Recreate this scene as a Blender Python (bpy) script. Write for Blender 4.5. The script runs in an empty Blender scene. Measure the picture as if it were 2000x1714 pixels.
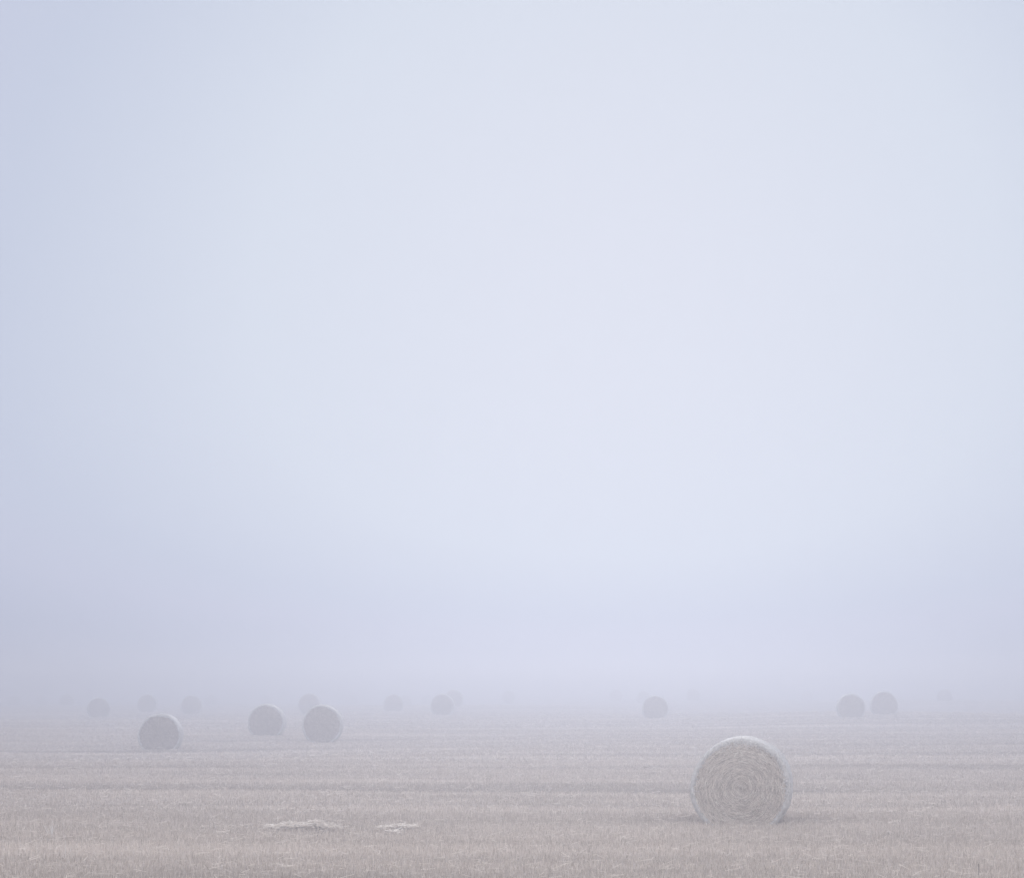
import bpy, math, random
import numpy as np

SC = bpy.context.scene
COL = SC.collection
R_ = math.radians

# ------------------------------------------------------------------ camera
F_PX = 3600.0          # focal length in pixels of the 2000 px wide photograph
CX, HORIZON = 1000.0, 1333.0
CAM_H = 2.4
cam_d = bpy.data.cameras.new('camera')
cam_d.sensor_width = 36.0
cam_d.lens = 36.0 * F_PX / 2000.0
cam_d.shift_y = (HORIZON - 857.0) / 2000.0
cam_d.clip_end = 6000.0
cam = bpy.data.objects.new('camera', cam_d)
cam.location = (0, 0, CAM_H)
cam.rotation_euler = (R_(90), 0, 0)
COL.objects.link(cam)
SC.camera = cam

# ------------------------------------------------------------------ sky, sun, exposure
SUN_AZ = R_(3.5)       # to the right of straight ahead (+Y)
SUN_EL = R_(14.0)
world = bpy.data.worlds.new('World')
SC.world = world
world.use_nodes = True
wn, wl = world.node_tree.nodes, world.node_tree.links
wn.clear()
sky = wn.new('ShaderNodeTexSky')
sky.sky_type = 'NISHITA'
sky.sun_disc = False
sky.sun_elevation = SUN_EL
sky.sun_rotation = SUN_AZ
sky.altitude = 0
sky.air_density = 1.0
sky.dust_density = 6.0
sky.ozone_density = 1.0
bw = wn.new('ShaderNodeRGBToBW')
wl.new(sky.outputs[0], bw.inputs[0])
# the fog above evens the clear sky out: compress its brightness, keep where it is brightest
pw = wn.new('ShaderNodeMath'); pw.operation = 'POWER'; pw.inputs[1].default_value = 0.15
wl.new(bw.outputs[0], pw.inputs[0])
mr = wn.new('ShaderNodeMapRange')
mr.inputs['From Min'].default_value = 1.0; mr.inputs['From Max'].default_value = 2.0
wl.new(pw.outputs[0], mr.inputs['Value'])
ramp = wn.new('ShaderNodeValToRGB')
els = ramp.color_ramp.elements
els[0].position = 0.13; els[0].color = (1.13, 1.12, 1.13, 1)
els[1].position = 0.94; els[1].color = (0.603, 0.628, 0.712, 1)
for pos_, c_ in ((0.20, (0.385, 0.42, 0.55, 1)), (0.36, (0.41, 0.45, 0.58, 1)), (0.51, (0.480, 0.510, 0.638, 1)), (0.60, (0.490, 0.533, 0.65, 1)), (0.77, (0.578, 0.620, 0.708, 1))):
    e_ = els.new(pos_); e_.color = c_
wl.new(mr.outputs[0], ramp.inputs[0])
mul = wn.new('ShaderNodeVectorMath'); mul.operation = 'SCALE'
mul.inputs['Scale'].default_value = 11.6
wl.new(ramp.outputs[0], mul.inputs[0])
bg = wn.new('ShaderNodeBackground'); bg.inputs['Strength'].default_value = 0.10
wl.new(mul.outputs[0], bg.inputs['Color'])
wo = wn.new('ShaderNodeOutputWorld')
wl.new(bg.outputs[0], wo.inputs['Surface'])

sun_d = bpy.data.lights.new('sun', 'SUN')
sun_d.energy = 0.5
sun_d.angle = R_(20)
sun_d.color = (1.0, 0.97, 0.95)
sun = bpy.data.objects.new('sun', sun_d)
# lamp shines along its local -Z; the sun stands ahead of the camera
sun.rotation_euler = (math.pi / 2 - SUN_EL, 0, math.pi - SUN_AZ)
sun.location = (0, 0, 50)
COL.objects.link(sun)

SC.view_settings.view_transform = 'Standard'
SC.view_settings.look = 'None'
SC.view_settings.exposure = 0.0
SC.view_settings.gamma = 1.0
SC.render.engine = 'CYCLES'
SC.cycles.volume_bounces = 1
SC.cycles.max_bounces = 6
SC.cycles.use_denoising = True

rng = np.random.default_rng(7)
random.seed(7)

# ------------------------------------------------------------------ helpers
def tag(o, label=None, cat=None, group=None, kind=None):
    if label: o['label'] = label
    if cat: o['category'] = cat
    if group: o['group'] = group
    if kind: o['kind'] = kind
    return o

def empty(name, loc, rz=0.0):
    o = bpy.data.objects.new(name, None)
    o.location = loc
    o.rotation_euler = (0, 0, rz)
    o.empty_display_size = 0.3
    COL.objects.link(o)
    return o

def mesh_obj(name, verts, faces, mat, parent=None, col=None, smooth=False):
    """verts (n,3) array, faces = (m,k) int array of equal sided faces (or list of such arrays)"""
    verts = np.asarray(verts, dtype=np.float32)
    flist = faces if isinstance(faces, list) else [faces]
    flist = [np.asarray(f, dtype=np.int32) for f in flist if len(f)]
    me = bpy.data.meshes.new(name)
    me.vertices.add(len(verts))
    me.vertices.foreach_set('co', verts.ravel())
    loops = np.concatenate([f.ravel() for f in flist])
    sizes = np.concatenate([np.full(len(f), f.shape[1], np.int32) for f in flist])
    starts = np.concatenate([[0], np.cumsum(sizes)[:-1]]).astype(np.int32)
    me.loops.add(len(loops))
    me.loops.foreach_set('vertex_index', loops)
    me.polygons.add(len(sizes))
    me.polygons.foreach_set('loop_start', starts)
    me.polygons.foreach_set('loop_total', sizes)
    if smooth:
        me.polygons.foreach_set('use_smooth', np.ones(len(sizes), bool))
    if col is not None:
        a = me.color_attributes.new('tone', 'FLOAT_COLOR', 'POINT')
        c4 = np.ones((len(verts), 4), np.float32)
        c4[:, :3] = col
        a.data.foreach_set('color', c4.ravel())
    me.update(calc_edges=True)
    me.validate()
    me.materials.append(mat)
    o = bpy.data.objects.new(name, me)
    COL.objects.link(o)
    if parent: o.parent = parent
    return o

def new_mat(name):
    m = bpy.data.materials.new(name)
    m.use_nodes = True
    return m, m.node_tree.nodes, m.node_tree.links, m.node_tree.nodes['Principled BSDF']

# ------------------------------------------------------------------ terrain shape
# (left, right, top, base) of every bale in photograph pixels, how far its far end is turned to the
# right of the line of sight (degrees), bale radius, label
BALES = [
 (1351.5, 1549, 1437, 1600, 3.3, .85, 'large close straw bale in the right foreground with its spiral end in sharp detail'),
 (270, 358, 1392, 1462, 6.0, .85, 'second nearest bale, standing alone on the left with a bright strip down its right side'),
 (483.5, 560, 1373.5, 1431, 6.5, .85, 'squat sagging bale just left of the overlapping pair, leaning flat at its base'),
 (591, 670, 1375, 1445, 4.5, .85, 'front bale of the overlapping pair with a pale rim along its top'),
 (583, 628, 1353, 1391, 7.0, .85, 'greyer bale half hidden behind the pale rimmed bale of the overlapping pair'),
 (170, 215, 1361, 1398, -3.0, .85, 'small grey bale left of the bale standing alone, clearest of the far left ones'),
 (268, 308, 1355, 1388, 5.0, .85, 'dim bale directly behind and above the bale standing alone on the left'),
 (353, 395, 1357, 1391, 2.0, .85, 'dim round bale in the fog to the right of the bale standing alone'),
 (748, 789, 1355, 1386, -2.0, .85, 'dim bale with a fainter one touching its right side, left of the field centre'),
 (778, 806, 1356, 1376, 3.0, .85, 'barely visible bale poking out to the right behind the dim bale left of centre'),
 (841, 888, 1354, 1393, 4.0, .85, 'grey bale near the field centre overlapping a fainter taller bale behind its right shoulder'),
 (868, 905, 1346, 1377, 3.0, .85, 'faint bale rising behind the right shoulder of the grey bale near the field centre'),
 (822, 846, 1355, 1374, 0.0, .85, 'ghostly bale just left of the grey bale near the field centre'),
 (1254, 1306, 1357, 1400, 1.0, .85, 'isolated grey bale behind and left of the large close bale'),
 (1633, 1690, 1353.5, 1399, -4.0, .85, 'left and lower bale of the grey pair right of the large close bale'),
 (1699, 1754, 1348, 1390, -2.0, .88, 'right and higher bale of the grey pair standing to the right'),
 (1828, 1862, 1345, 1366, 0.0, .85, 'faint low bale farthest right in the fog'),
 (116, 147, 1353, 1375, 4.0, .85, 'faint bale in the fog just left of the clearest far left bale'),
 (70, 93, 1356, 1375, 0.0, .85, 'ghostly bale second from the left edge of the field'),
 (155, 174, 1357, 1373, 0.0, .85, 'ghostly bale touching the upper left of the clearest far left bale'),
 (981, 1007, 1346, 1372, 3.0, .85, 'ghostly bale at the middle of the field, right of the grey overlapping two'),
 (1190, 1216, 1344, 1366, 0.0, .85, 'ghostly bale left of the isolated grey bale'),
 (1243, 1272, 1349, 1372, 0.0, .85, 'ghostly bale peeping out behind the left shoulder of the isolated grey bale'),
 (1340, 1369, 1342, 1364, 2.0, .85, 'ghostly bale right of the isolated grey bale'),
 (509, 533, 1357, 1376, 0.0, .85, 'ghostly bale whose top shows above the squat sagging bale'),
 (1564, 1588, 1348, 1367, 0.0, .85, 'ghostly bale left of the grey pair on the right'),
 (16, 42, 1356, 1376, 0.0, .85, 'ghostly bale nearest the left edge of the field'),
 (400, 425, 1355, 1377, 0.0, .85, 'ghostly bale close to the right of the dim round bale on the left'),
 (676, 698, 1356, 1373, 0.0, .85, 'ghostly bale right of the overlapping pair'),
]
BALE_L = 1.25
STUBBLE_HIDE = 0.065
spots = []
for (l, r, t, b, dl, rad, lab) in BALES:
    d = F_PX * (2 * rad + BALE_L * math.sin(abs(R_(dl))) * 0.8) / (r - l)
    d_h = F_PX * 1.44 / (b - t)
    d = 0.7 * d + 0.3 * d_h
    x = ((l + r) / 2 - CX) / F_PX * d
    z = CAM_H - (b - HORIZON) * d / F_PX - STUBBLE_HIDE
    spots.append((x, d, z, (b - t) * d / F_PX + STUBBLE_HIDE))
SP = np.array(spots)

def ground_z(x, y):
    x = np.asarray(x, float); y = np.asarray(y, float)
    num = np.zeros(np.broadcast(x, y).shape); den = np.full(num.shape, 0.05)
    for (bx, by, bz, _) in spots:
        w = np.exp(-(((x - bx) / (4.0 + 0.02 * by)) ** 2 + ((y - by) / (6.0 + 0.03 * by)) ** 2))
        num += w * bz; den += w
    z = num / den
    # gentle field unevenness
    z = z + 0.018 * np.sin(x * 0.31 + 0.13 * y + 1.0) * np.sin(y * 0.45 - 0.05 * x) + 0.012 * np.sin(y * 1.15 + 0.11 * x + 2.0)
    return z

ROW = R_(1.4)         # rows run across the view, rising slightly to the right
def row_coord(x, y):
    return y * math.cos(ROW) - x * math.sin(ROW) + 0.35 * np.sin(x * 0.09 + y * 0.02)

_ph = rng.uniform(0, 6.28, 12)
def band(x, y):
    """-1..1 tone of the mown strips"""
    v = row_coord(x, y)
    s = (0.55 * np.sin(v * 0.62 + _ph[0]) + 0.5 * np.sin(v * 1.31 + _ph[1] + 0.5 * np.sin(x * 0.07))
         + 0.45 * np.sin(v * 2.7 + _ph[2] + np.sin(x * 0.11 + 1)) + 0.30 * np.sin(v * 0.21 + _ph[3]))
    s *= 0.75 + 0.35 * np.sin(x * 0.16 + _ph[4] + 0.3 * v)
    return np.clip(s, -1.3, 1.3) / 1.3 * np.clip(0.55 + (y - 20) / 50, 0.55, 1.25)

_tr = np.random.default_rng(21)
TRACKS = []
_v = 17.0
while _v < 230:
    TRACKS.append((_v, _tr.uniform(0.10, 0.32) * (1 + _v / 90), _tr.uniform(0.35, 1.0) * (1 if _tr.uniform() < 0.62 else -0.8),
                   _tr.uniform(0.04, 0.13), _tr.uniform(0, 6.28), _tr.uniform(0, 0.9)))
    _v += _tr.uniform(0.5, 1.9) * (1 + _v / 80)
def tracks(x, y):
    """positive = dark thin lines left by wheels and the cutter bar, negative = pale straw lines"""
    v = row_coord(x, y)
    out = np.zeros(np.shape(v))
    for (c, w, a, f, p, m) in TRACKS:
        d = v - c
        near = np.abs(d) < 3 * w + 0.5
        if not near.any(): continue
        xx, dd = x[near], d[near] + 0.12 * np.sin(x[near] * f * 3 + p)
        out[near] += a * np.exp(-(dd / w) ** 2) * np.clip(1 - m + m * np.sin(xx * f + p), 0, 1)
    b0 = spots[0]
    calm = 1 - 0.8 * np.exp(-((x - b0[0]) / 2.2) ** 2 - ((y - b0[1]) / 2.5) ** 2)   # track lines fainter round the near bale
    return np.clip(out, -1, 1.2) * np.clip(0.45 + (y - 22) / 60, 0.42, 0.75) * calm

def patch(x, y):
    return (np.sin(x * 0.53 + 1.2 * np.sin(y * 0.31 + _ph[5]) + _ph[6]) * np.sin(y * 0.72 + 0.8 * np.sin(x * 0.27) + _ph[7])
            + 0.6 * np.sin(x * 1.7 + _ph[8] + y * 0.4) * np.sin(y * 2.1 + _ph[9] - 0.5 * x)) / 1.6

# ------------------------------------------------------------------ materials
def mat_ground():
    m, n, l, p = new_mat('straw_litter_soil')
    tc = n.new('ShaderNodeTexCoord')
    mp = n.new('ShaderNodeMapping'); mp.inputs['Scale'].default_value = (0.10, 1.2, 1)
    mp.inputs['Rotation'].default_value = (0, 0, -ROW)
    l.new(tc.outputs['Object'], mp.inputs[0])
    n1 = n.new('ShaderNodeTexNoise'); n1.inputs['Scale'].default_value = 1.0; n1.inputs['Detail'].default_value = 5
    l.new(mp.outputs[0], n1.inputs['Vector'])
    n2 = n.new('ShaderNodeTexNoise'); n2.inputs['Scale'].default_value = 9.0; n2.inputs['Detail'].default_value = 6
    l.new(tc.outputs['Object'], n2.inputs['Vector'])
    mx = n.new('ShaderNodeMath'); mx.operation = 'MULTIPLY_ADD'
    l.new(n2.outputs[0], mx.inputs[0]); mx.inputs[1].default_value = 0.5
    l.new(n1.outputs[0], mx.inputs[2])
    at = n.new('ShaderNodeVertexColor'); at.layer_name = 'tone'
    sep = n.new('ShaderNodeSeparateColor'); l.new(at.outputs[0], sep.inputs[0])
    ad = n.new('ShaderNodeMath'); ad.operation = 'MULTIPLY_ADD'
    l.new(sep.outputs[0], ad.inputs[0]); ad.inputs[1].default_value = 0.7
    l.new(mx.outputs[0], ad.inputs[2])
    cr = n.new('ShaderNodeValToRGB')
    e = cr.color_ramp.elements
    e[0].position = 0.0; e[0].color = (0.17, 0.14, 0.125, 1)
    e[1].position = 1.0; e[1].color = (0.66, 0.585, 0.545, 1)
    sb = n.new('ShaderNodeMath'); sb.operation = 'SUBTRACT'; sb.inputs[1].default_value = 0.55
    l.new(ad.outputs[0], sb.inputs[0])
    l.new(sb.outputs[0], cr.inputs[0])
    l.new(cr.outputs[0], p.inputs['Base Color'])
    p.inputs['Roughness'].default_value = 0.95
    p.inputs['Specular IOR Level'].default_value = 0.1
    bp = n.new('ShaderNodeBump'); bp.inputs['Strength'].default_value = 0.6; bp.inputs['Distance'].default_value = 0.05
    l.new(n2.outputs[0], bp.inputs['Height']); l.new(bp.outputs[0], p.inputs['Normal'])
    return m

def mat_tone(name, rough=0.75, spec=0.2, transl=0.0):
    m, n, l, p = new_mat(name)
    a = n.new('ShaderNodeVertexColor'); a.layer_name = 'tone'
    l.new(a.outputs[0], p.inputs['Base Color'])
    p.inputs['Roughness'].default_value = rough
    p.inputs['Specular IOR Level'].default_value = spec
    return m

def mat_net():
    m, n, l, p = new_mat('net_wrap')
    tc = n.new('ShaderNodeTexCoord')
    no = n.new('ShaderNodeTexNoise'); no.inputs['Scale'].default_value = 14; no.inputs['Detail'].default_value = 5
    l.new(tc.outputs['Object'], no.inputs['Vector'])
    wv = n.new('ShaderNodeTexNoise'); wv.inputs['Scale'].default_value = 60; wv.inputs['Detail'].default_value = 2
    l.new(tc.outputs['Object'], wv.inputs['Vector'])
    cr = n.new('ShaderNodeValToRGB')
    e = cr.color_ramp.elements
    e[0].position = 0.3; e[0].color = (0.34, 0.328, 0.322, 1)
    e[1].position = 0.7; e[1].color = (0.60, 0.595, 0.60, 1)
    l.new(no.outputs[0], cr.inputs[0])
    l.new(cr.outputs[0], p.inputs['Base Color'])
    p.inputs['Roughness'].default_value = 0.5
    p.inputs['Specular IOR Level'].default_value = 0.5
    bp = n.new('ShaderNodeBump'); bp.inputs['Strength'].default_value = 0.5; bp.inputs['Distance'].default_value = 0.02
    l.new(wv.outputs[0], bp.inputs['Height']); l.new(bp.outputs[0], p.inputs['Normal'])
    return m

def mat_straw_core():
    m, n, l, p = new_mat('packed_straw')
    tc = n.new('ShaderNodeTexCoord')
    no = n.new('ShaderNodeTexNoise'); no.inputs['Scale'].default_value = 22; no.inputs['Detail'].default_value = 6
    l.new(tc.outputs['Object'], no.inputs['Vector'])
    cr = n.new('ShaderNodeValToRGB')
    e = cr.color_ramp.elements
    e[0].position = 0.35; e[0].color = (0.17, 0.135, 0.115, 1)
    e[1].position = 0.7; e[1].color = (0.36, 0.30, 0.26, 1)
    l.new(no.outputs[0], cr.inputs[0]); l.new(cr.outputs[0], p.inputs['Base Color'])
    p.inputs['Roughness'].default_value = 0.9
    p.inputs['Specular IOR Level'].default_value = 0.1
    bp = n.new('ShaderNodeBump'); bp.inputs['Strength'].default_value = 0.8; bp.inputs['Distance'].default_value = 0.04
    l.new(no.outputs[0], bp.inputs['Height']); l.new(bp.outputs[0], p.inputs['Normal'])
    return m

M_GROUND = mat_ground()
M_STRAW = mat_tone('dry_straw')
M_NET = mat_net()
M_CORE = mat_straw_core()

# ------------------------------------------------------------------ ground: one sheet to the horizon
def build_ground():
    xs = np.concatenate([-np.geomspace(1500, 90, 14), np.arange(-84, 85, 2.0), np.geomspace(90, 1500, 14)])
    ys = np.concatenate([-np.geomspace(1500, 12, 14), np.arange(-8, 16, 2.0), np.arange(16, 60, 0.2), np.arange(60, 200, 0.7), np.arange(200, 300, 4), np.geomspace(305, 1500, 16)])
    X, Y = np.meshgrid(xs, ys)
    Z = ground_z(X, Y)
    v = np.stack([X, Y, Z], -1).reshape(-1, 3)
    nx, ny = len(xs), len(ys)
    i = np.arange(nx * ny).reshape(ny, nx)
    f = np.stack([i[:-1, :-1], i[:-1, 1:], i[1:, 1:], i[1:, :-1]], -1).reshape(-1, 4)
    t = np.clip(0.5 + 0.35 * band(X, Y) - 0.6 * tracks(X, Y) + 0.12 * patch(X, Y), 0, 1).reshape(-1)
    o = mesh_obj('ground', v, f, M_GROUND, smooth=True, col=np.stack([t, t, t], -1))
    tag(o, kind='structure')
build_ground()

# ------------------------------------------------------------------ ribbons (straws)
def ribbons(base, tip, width, wdir, curve=None, taper=0.6):
    """quads from base to tip (n,3); wdir unit side vectors; optional mid offset -> two quads"""
    n = len(base)
    hw = (width[:, None] * 0.5) * wdir
    if curve is None:
        v = np.stack([base - hw, base + hw, tip + hw * taper, tip - hw * taper], 1)
        k = np.arange(n)[:, None] * 4
        f = k + np.array([0, 1, 2, 3])
        return v.reshape(-1, 3), f
    mid = (base + tip) / 2 + curve
    v = np.stack([base - hw, base + hw, mid + hw, mid - hw, tip + hw * taper, tip - hw * taper], 1)
    k = np.arange(n)[:, None] * 6
    f = np.concatenate([k + np.array([0, 1, 2, 3]), k + np.array([3, 2, 4, 5])])
    return v.reshape(-1, 3), f

STRAW_A = np.array([0.35, 0.297, 0.252])
STRAW_B = np.array([0.81, 0.735, 0.675])

def straw_tone(t, n):
    t = np.clip(t, 0, 1)[:, None]
    c = STRAW_A * (1 - t) + STRAW_B * t
    return c * (1 + rng.normal(0, 0.03, (n, 1)))

def build_stubble():
    V, Fq, C = [], [], []
    off = 0
    # (near, far, stems per m2, width, height)
    zones = [(18.5, 34, 900, .0058, .064), (34, 56, 460, .0092, .054), (56, 95, 150, .018, .048), (95, 230, 38, .036, .042)]
    for (d0, d1, dens, wid, hgt) in zones:
        area = 0.31 * (d1 * d1 - d0 * d0) + 6.0 * (d1 - d0)
        n = int(area * dens)
        # distance distributed as the width of the field of view
        u = rng.uniform(0, 1, n * 2)
        y = d0 + (d1 - d0) * u
        keep = rng.uniform(0, 1, n * 2) < (0.62 * y + 6) / (0.62 * d1 + 6)
        y = y[keep][:n]; n = len(y)
        x = rng.uniform(-1, 1, n) * (0.31 * y + 3.0)
        # drill rows 13 cm apart
        v = row_coord(x, y)
        y = y + (np.round(v / 0.13) * 0.13 - v) * rng.uniform(0.2, 0.9, n)
        # nothing grows up through the bales
        ok = np.ones(n, bool)
        for (bx, by, bz, bh) in spots:
            ok &= ~((np.abs(x - bx) < 0.70) & (np.abs(y - by) < 0.64))
        if d1 > 200: ok &= rng.uniform(0, 1, n) < np.clip((230 - y) / 110, 0, 1) ** 1.5      # thins out into the fog
        x, y = x[ok], y[ok]; n = len(x)
        z = ground_z(x, y)
        bnd = band(x, y); pt = patch(x, y); tk = tracks(x, y)
        h = hgt * (1 + 0.22 * bnd + 0.18 * pt - 0.55 * np.clip(tk, -.3, 1)) * rng.lognormal(0, 0.28, n)
        h = np.clip(h, 0.03, 0.26)
        az = rng.uniform(0, 2 * math.pi, n)
        lean = np.abs(rng.normal(0, 0.32, n)) * h
        base = np.stack([x, y, z - 0.01], -1)
        tip = base + np.stack([np.cos(az) * lean, np.sin(az) * lean, h], -1)
        fa = rng.normal(0, 0.7, n)
        wd = np.stack([np.cos(fa), np.sin(fa), np.zeros(n)], -1)
        w = wid * rng.lognormal(0, 0.35, n)
        vv, ff = ribbons(base, tip, w, wd)
        tone = 0.46 + 0.24 * bnd + 0.12 * pt - 0.55 * tk + rng.normal(0, 0.29, n)
        c = straw_tone(tone, n)
        c4 = np.repeat(c, 4, 0).reshape(n, 4, 3)
        V.append(vv); Fq.append(ff + off); C.append(c4.reshape(-1, 3)); off += len(vv)
        # loose straw lying between the stems
        m = int(n * 0.025)
        pick = rng.integers(0, n, m)
        ln = rng.uniform(0.05, 0.22, m) * (1 if wid < .02 else 1.6)
        a = rng.uniform(0, 6.28, m)
        b0 = np.stack([x[pick] + rng.normal(0, .05, m), y[pick] + rng.normal(0, .05, m), z[pick] + rng.uniform(0.02, 0.12, m)], -1)
        dr = np.stack([np.cos(a), np.sin(a), rng.normal(0, 0.22, m)], -1)
        b1 = b0 + dr * ln[:, None]
        wd = np.stack([-np.sin(a), np.cos(a), np.full(m, 0.8)], -1); wd /= np.linalg.norm(wd, axis=1)[:, None]
        vv, ff = ribbons(b0, b1, np.full(m, wid), wd, taper=0.9)
        c = straw_tone(0.75 + 0.2 * bnd[pick] + rng.normal(0, 0.25, m), m)
        V.append(vv); Fq.append(ff + off); C.append(np.repeat(c, 4, 0)); off += len(vv)
    o = mesh_obj('stubble', np.concatenate(V), np.concatenate(Fq), M_STRAW, col=np.concatenate(C))
    tag(o, 'short cut straw stubble covering the whole field', 'stubble', kind='stuff')
build_stubble()

# ------------------------------------------------------------------ bales
class BaleShape:
    """turns (radius, angle, depth) into the sagging outline of one bale; angle 0 = right, 90 deg = up"""
    def __init__(self, rad, height, seed):
        self.R = rad
        self.low = min(max(height - rad - 0.02, rad * 0.5), rad * 0.97)     # how far below the axis it stands
        r = np.random.default_rng(seed)
        self.a = r.normal(0, 1, 6) * np.array([.006, .006, .005, .004, .003, .003]) * (1.0 if seed == 40 else 1.15)
        self.p = r.uniform(0, 6.28, 6)
        self.lean = r.normal(0, 0.008 if seed == 40 else 0.014)
    def xz(self, r, th, y):
        R = self.R
        k = 1 + sum(self.a[i] * np.sin((i + 2) * th + self.p[i] + (y * 0.7 if i > 2 else 0)) for i in range(6))
        x = r * k * np.cos(th); z = r * k * np.sin(th)
        k = 0.035 * R                                  # settles flat on the field, edge a little rounded
        z2 = -self.low + k * np.logaddexp(0, (z + self.low) / k)
        z2 = z2 - k * np.log(2) * np.exp(-np.abs(z + self.low) / (3 * k)) * 0.6
        x = x * (1 + 0.015 * np.clip(-z / R, -1, 1))
        x = x + self.lean * z2
        return x, z2 + self.low

def grid_faces(nr, nt, flip=False):
    i = np.arange(nr * nt).reshape(nr, nt)
    j = np.roll(i, -1, 1)
    f = np.stack([i[:-1], j[:-1], j[1:], i[1:]], -1).reshape(-1, 4)
    return f[:, ::-1] if flip else f

def end_face_mesh(S, L, side, nt, detail, r):
    """bulged straw end: side -1 faces the camera"""
    rs = np.concatenate([[0.004], np.linspace(0.06, 0.975, 27 if detail > 1 else 11)]) * S.R
    th = np.linspace(0, 2 * math.pi, nt, endpoint=False)
    RR, TT = np.meshgrid(rs, th, indexing='ij')
    q = RR / S.R
    bulge = 0.045 * (1 - q ** 2) - 0.05 * np.exp(-(q / 0.07) ** 2) * 0.5
    dep = L / 2 - 0.035 + bulge - 0.045 * np.clip((q - 0.89) / 0.085, 0, 1) ** 2
    if detail:
        # wound layers: a spiral of shallow ridges
        turns = 15 if detail > 1 else 8
        spi = np.sin(2 * math.pi * (q * turns + TT / (2 * math.pi)) + 0.9 * np.sin(3 * TT + q * 9))
        dep = dep + 0.004 * spi + (0.008 * r.normal(0, 1, RR.shape) if detail > 1 else 0.004 * r.normal(0, 1, RR.shape))
    x, z = S.xz(RR, TT, side * dep)
    v = np.stack([x, side * dep, z], -1).reshape(-1, 3)
    f = grid_faces(len(rs), nt, flip=side < 0)
    cap = np.arange(nt)[None, :]
    return v, f, cap[:, ::-1] if side > 0 else cap

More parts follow.
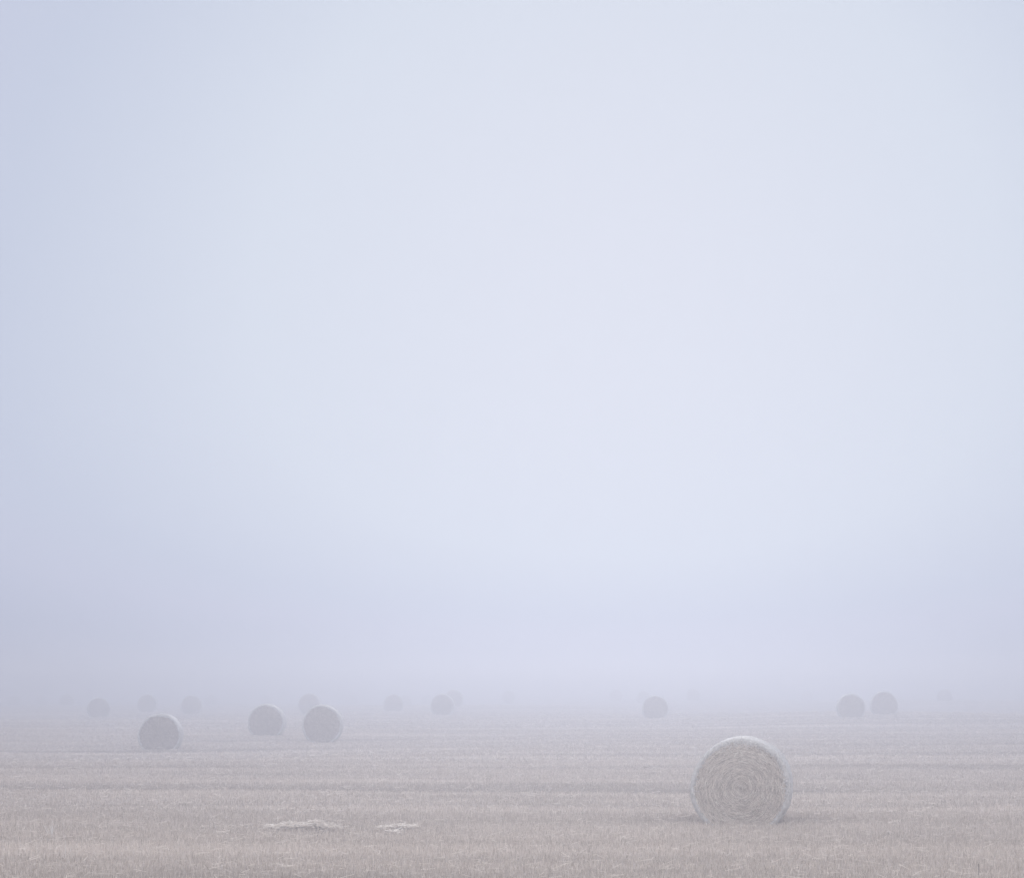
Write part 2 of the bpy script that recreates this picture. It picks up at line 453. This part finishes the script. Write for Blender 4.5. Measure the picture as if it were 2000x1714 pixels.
def build_bale(idx):
    (l, rr, t, b, dl, rad, lab) = BALES[idx]
    bx, by, bz, bh = spots[idx]
    z = float(ground_z(bx, by))
    z = z + min(max(bz - z, -0.06), 0.06)
    heading = math.atan2(bx, by) + R_(dl)
    L = BALE_L
    r = np.random.default_rng(100 + idx)
    detail = 3 if idx == 0 else (1 if by < 100 else 0)
    S = BaleShape(rad, bh, 40 + idx)
    root = empty('straw_bale', (bx, by, z), -heading)
    tag(root, lab, 'straw bale', 'straw bales scattered over the field')
    nt = 240 if detail == 3 else (96 if detail else 48)
    # ---- net wrapped side with rounded shoulders that wrap a little over each end
    sh = 0.065
    prof = []      # (radius, depth)
    ang = np.linspace(0, math.pi / 2, 7)
    inner = 0.020
    prof.append((rad - sh - inner, -L / 2 + 0.012))
    for a in ang: prof.append((rad - sh + sh * math.sin(a), -L / 2 + sh - sh * math.cos(a)))
    for yy in np.linspace(-L / 2 + sh, L / 2 - sh, 14)[1:-1]:
        prof.append((rad + 0.018 * (1 - (yy / (L / 2)) ** 2), yy))
    for a in ang[::-1]: prof.append((rad - sh + sh * math.sin(a), L / 2 - sh + sh * math.cos(a)))
    prof.append((rad - sh - inner, L / 2 - 0.012))
    prof = np.array(prof)
    th = np.linspace(0, 2 * math.pi, nt, endpoint=False)
    RR = np.repeat(prof[:, :1], nt, 1); YY = np.repeat(prof[:, 1:], nt, 1); TT = np.repeat(th[None], len(prof), 0)
    if detail:
        amp = 0.0045 if detail == 3 else 0.004
        RR = RR + r.normal(0, amp, RR.shape)
        RR[0] += r.normal(0, 0.016, nt); RR[-1] += r.normal(0, 0.016, nt)     # ragged edge of the net
        YY[0] += np.abs(r.normal(0, 0.006, nt)) * -1
    x, zz = S.xz(RR, TT, YY)
    v = np.stack([x, YY, zz], -1).reshape(-1, 3)
    f = grid_faces(len(prof), nt)
    if detail == 3:
        # frayed net and straw ends along the rim
        n = 1700
        a = r.uniform(0, 6.28, n)
        top = np.sin(a + 0.35)
        keep = r.uniform(0, 1, n) < 0.10 + 0.90 * np.clip(top, 0, 1)
        a = a[keep]; n = len(a)
        q0 = r.uniform(-0.03, 0.06, n) - 0.05 * r.uniform(0, 1, n) ** 3
        yy = -L / 2 + np.where(q0 < 0.03, -0.005 + r.uniform(0, .02, n), (q0 - 0.03) * 0.7)
        r0 = rad - sh + q0
        ln = r.lognormal(0, 0.5, n) * 0.035
        da = r.normal(0, 1, n)
        r1 = r0 - ln * np.abs(np.cos(da)) * np.sign(r.uniform(-1, 2.2, n)); a1 = a + ln * np.sin(da) / rad
        y1 = yy - r.uniform(0.0, 0.025, n)
        x0, z0 = S.xz(r0, a, yy); x1, z1 = S.xz(r1, a1, y1)
        b0 = np.stack([x0, yy - 0.004, z0], -1); b1 = np.stack([x1, y1 - 0.006, z1], -1)
        wd = np.stack([np.sin(da + a), np.zeros(n), np.cos(da + a)], -1)
        fringe = ribbons(b0, b1, r.uniform(.006, .013, n), wd) + (np.repeat(np.array([0.80, 0.78, 0.77]) * r.uniform(0.75, 1.0, (n, 1)), 4, 0),)
    mesh_obj('net_wrap', v, f, M_NET, root, smooth=True)
    # ---- straw ends
    for side in (-1, 1):
        d_here = detail if side < 0 else min(detail, 1)
        v, f, cap = end_face_mesh(S, L, side, nt, d_here, r)
        c = np.full((len(v), 3), 1.0)
        fl = [f, cap]
        n_s = {3: 17000, 1: 900, 0: 0}[d_here] if side < 0 else (1500 if detail == 3 else 0)
        if n_s:
            q = np.sqrt(r.uniform(0.0004, 0.93, n_s))
            a = r.uniform(0, 6.28, n_s)
            ln = r.lognormal(0, 0.45, n_s) * 0.075
            sl = r.normal(0.08, 0.20, n_s)               # slope off the winding direction
            wild = r.uniform(0, 1, n_s) < 0.04
            sl[wild] = r.uniform(-1.5, 1.5, wild.sum())
            qa = q * rad
            r0, a0 = qa, a
            half = ln / 2
            def pos(s):
                rr_ = np.maximum(qa + s * np.sin(sl), 0.004)
                aa_ = a + s * np.cos(sl) / np.maximum(qa, 0.06)
                rr_ = np.minimum(rr_, rad * 0.965)
                qq = rr_ / rad
                dep = L / 2 - 0.035 + 0.045 * (1 - qq ** 2) - 0.025 * np.exp(-(qq / 0.07) ** 2) - 0.045 * np.clip((qq - 0.89) / 0.085, 0, 1) ** 2
                xx, zz = S.xz(rr_, aa_, side * dep)
                return xx, dep, zz
            lift = r.uniform(0.000, 0.022, n_s); tiplift = lift + np.where(wild, r.uniform(0, .05, n_s), r.uniform(-0.006, 0.014, n_s))
            xa, da_, za = pos(-half); xm, dm, zm = pos(0 * half); xb, db, zb = pos(half)
            A = np.stack([xa, side * (da_ + lift), za], -1)
            Mi = np.stack([xm, side * (dm + lift * .5 + tiplift * .5), zm], -1)
            B = np.stack([xb, side * (db + tiplift), zb], -1)
            dirv = B - A; dirv /= np.maximum(np.linalg.norm(dirv, axis=1)[:, None], 1e-6)
            nrm = np.stack([r.normal(0, .35, n_s), np.full(n_s, float(side)), r.normal(0.15, .35, n_s)], -1)
            wd = np.cross(dirv, nrm); wd /= np.maximum(np.linalg.norm(wd, axis=1)[:, None], 1e-6)
            vv, ff = ribbons(A, B, r.uniform(.0035, .0075, n_s), wd, curve=Mi - (A + B) / 2, taper=0.8)
            ring = np.sin(2 * math.pi * (q * 13 + a / (2 * math.pi)) + 0.9 * np.sin(2 * a + q * 7)) * 0.6 + np.sin(2 * math.pi * (q * 5.3 + a / (2 * math.pi))) * 0.4
            tone = np.clip(r.normal(0.48, 0.32, n_s) + 0.10 * ring, 0, 1.05)[:, None]
            cc = np.array([0.30, 0.25, 0.215]) * (1 - tone) + np.array([0.88, 0.80, 0.725]) * tone
            fl.append(ff + len(v)); v = np.concatenate([v, vv]); c = np.concatenate([c, np.repeat(cc, 6, 0)])
        nb = len(c) - n_s * 6
        tn = r.uniform(0.0, 0.6, nb)[:, None]
        k_ = 1.08 if detail == 3 else 0.78            # farther bales: shade between straws painted in as a darker tone
        c[:nb] = (np.array([0.30, 0.25, 0.222]) * (1 - tn) + np.array([0.70, 0.62, 0.57]) * tn) * k_
        if detail == 3: c[nb:] = np.minimum(c[nb:] * 1.06, 0.9)
        else: c[nb:] *= 0.78  # straws of farther bales darkened too, for the same painted self-shade
        if detail == 3 and side < 0:
            fl.append(fringe[1] + len(v)); v = np.concatenate([v, fringe[0]]); c = np.concatenate([c, fringe[2]])
        mesh_obj('end_face', v, fl, M_STRAW, root, col=c)
    return root

for i in range(len(BALES)):
    build_bale(i)

# ------------------------------------------------------------------ heaps of loose straw, odd stalks
def field_point(px, py):
    """point of the field under a photograph pixel (height of the stubble tops)"""
    d = 60.0
    for _ in range(25):
        x = (px - CX) / F_PX * d
        d = F_PX * (CAM_H - float(ground_z(x, d)) - 0.09) / (py - HORIZON)
    return (px - CX) / F_PX * d, d

PALE_A = np.array([0.60, 0.53, 0.475]); PALE_B = np.array([0.92, 0.87, 0.82])
def straw_heap(px, py, w_px, h, n, lumps, label, seed):
    x, d = field_point(px, py)
    w = w_px * d / F_PX
    z = float(ground_z(x, d))
    r = np.random.default_rng(seed)
    u = r.uniform(-1, 1, n)
    prof = sum(a * np.exp(-((u - c) / s) ** 2) for (c, s, a) in lumps)
    keep = r.uniform(0, 1, n) < np.clip(prof * 1.3 + 0.06, 0, 1)
    u, prof = u[keep], prof[keep]; n = len(u)
    dep = r.normal(0, 0.055, n)
    pz = 0.055 + h * prof * r.uniform(0, 1, n) ** 0.7 * np.exp(-(dep / 0.3) ** 2)
    P = np.stack([u * w / 2, dep, pz], -1)
    a = r.normal(0, 0.75, n) + np.where(r.uniform(0, 1, n) < 0.5, 0, math.pi)
    el = r.normal(0.0, 0.22, n)
    dr = np.stack([np.cos(a) * np.cos(el), np.sin(a) * np.cos(el), np.sin(el)], -1)
    ln = r.lognormal(0, 0.4, n) * 0.12
    A = P - dr * ln[:, None] / 2; B = P + dr * ln[:, None] / 2
    A[:, 2] = np.maximum(A[:, 2], 0.0)
    wd = np.cross(dr, r.normal(0, 1, (n, 3)) + np.array([0, -1.0, 0.6])); wd /= np.linalg.norm(wd, axis=1)[:, None]
    sag = np.zeros((n, 3)); sag[:, 2] = r.uniform(-.012, .02, n)
    vv, ff = ribbons(A, B, r.uniform(.008, .017, n), wd, curve=sag, taper=0.8)
    t = np.clip(r.normal(0.6, 0.28, n), 0, 1)[:, None]
    c = np.repeat(PALE_A * (1 - t) + PALE_B * t, 6, 0)
    o = mesh_obj('straw_heap', vv, ff, M_STRAW, col=c)
    o.location = (x, d, z)
    tag(o, label, 'straw heap', 'loose straw heaps left on the stubble')
    return o
straw_heap(594, 1611, 142, 0.10, 3600, [(-.75, .12, .30), (-.42, .16, .75), (-.12, .2, .55), (.28, .22, 1.0), (.6, .25, .55), (-.93, .06, .4)],
           'widest pale heap of loose straw on the stubble, left of the field centre', 1)
straw_heap(774, 1610.5, 68, 0.04, 650, [(-.35, .55, .6), (.1, .4, .5), (.5, .35, 1.0)],
           'smaller flat heap of pale straw right of the widest heap', 2)
straw_heap(772, 1619.5, 14, 0.02, 110, [(0, .8, 1.0)],
           'tiny wisp of pale straw lying just in front of the smaller flat heap', 3)

def stalk(name, px, py, h, lean, w, tone, n, label, cat, seed, group):
    x, d = field_point(px, py)
    z = float(ground_z(x, d))
    r = np.random.default_rng(seed)
    V, Fc = [], []
    off = 0
    for k in range(n):
        le = lean + (r.normal(0, 0.25) if n > 1 else 0)
        hh = h * (r.uniform(0.6, 1.0) if k else 1)
        bx, by = (r.normal(0, 0.03), r.normal(0, 0.03)) if k else (0, 0)
        seg = 6
        for s in range(seg + 1):
            t = s / seg
            cx_, cz_ = bx + hh * math.sin(le) * (t + 0.25 * t * t), hh * math.cos(le) * t
            rad = w / 2 * (1 - 0.5 * t)
            for q in range(5):
                a = q * 2 * math.pi / 5
                V.append((cx_ + rad * math.cos(a), by + rad * math.sin(a), cz_))
        for s in range(seg):
            for q in range(5):
                q2 = (q + 1) % 5
                Fc.append((off + s * 5 + q, off + s * 5 + q2, off + s * 5 + 5 + q2, off + s * 5 + 5 + q))
        off += (seg + 1) * 5
    c = np.tile(np.array(tone), (len(V), 1)) * r.uniform(0.85, 1.15, (len(V), 1))
    o = mesh_obj(name, np.array(V), np.array(Fc), M_STRAW, col=c)
    o.location = (x, d, z)
    tag(o, label, cat, group)
PALE = (0.74, 0.72, 0.70); DARK = (0.10, 0.085, 0.08)
stalk('straw_tuft', 100, 1622, .26, 0.05, .010, PALE, 7, 'pale tuft of uncut straw standing up at the left, beyond the lone tall stalk', 'straw tuft', 11, 'uncut stalks in the stubble')
stalk('straw_stalk', 128, 1662, .24, 0.0, .009, PALE, 2, 'single tall pale stalk standing upright at the lower left', 'straw stalk', 12, 'uncut stalks in the stubble')
stalk('straw_stalk', 149, 1660, .16, 0.65, .007, (.6, .5, .42), 1, 'tan stalk leaning to the right beside the tall upright stalk', 'straw stalk', 13, 'uncut stalks in the stubble')
stalk('dead_weed', 465, 1624, .13, 0.9, .012, DARK, 2, 'dark dead weed left of the widest straw heap', 'dead weed', 14, 'dark dead weeds')
stalk('dead_weed', 681, 1610, .17, 0.5, .009, DARK, 1, 'dark leaning weed stem between the two straw heaps, farther back', 'dead weed', 15, 'dark dead weeds')
stalk('dead_weed', 620, 1622, .19, 0.35, .010, DARK, 2, 'dark forked weed stem poking out of the widest straw heap', 'dead weed', 16, 'dark dead weeds')
stalk('dead_weed', 1912, 1698, .17, -0.03, .011, DARK, 1, 'dark upright weed stem near the lower right corner', 'dead weed', 17, 'dark dead weeds')

# ------------------------------------------------------------------ fog
def build_haze():
    x0, y0, z0, z1 = 1600.0, 1600.0, -2.0, 5.0
    v = [(sx * x0, sy * y0, z) for z in (z0, z1) for (sx, sy) in ((-1, -1), (1, -1), (1, 1), (-1, 1))]
    f = [(3, 2, 1, 0), (4, 5, 6, 7), (0, 1, 5, 4), (1, 2, 6, 5), (2, 3, 7, 6), (3, 0, 4, 7)]
    m = bpy.data.materials.new('fog')
    m.use_nodes = True
    n, l = m.node_tree.nodes, m.node_tree.links
    n.clear()
    out = n.new('ShaderNodeOutputMaterial')
    pv = n.new('ShaderNodeVolumePrincipled')
    pv.inputs['Color'].default_value = (0.70, 0.735, 0.832, 1)
    pv.inputs['Density'].default_value = 0.0142
    pv.inputs['Anisotropy'].default_value = 0.75
    l.new(pv.outputs[0], out.inputs['Volume'])
    o = mesh_obj('haze', np.array(v), np.array(f), m)
    tag(o, 'white morning fog lying over the whole field', 'fog', kind='stuff')
build_haze()
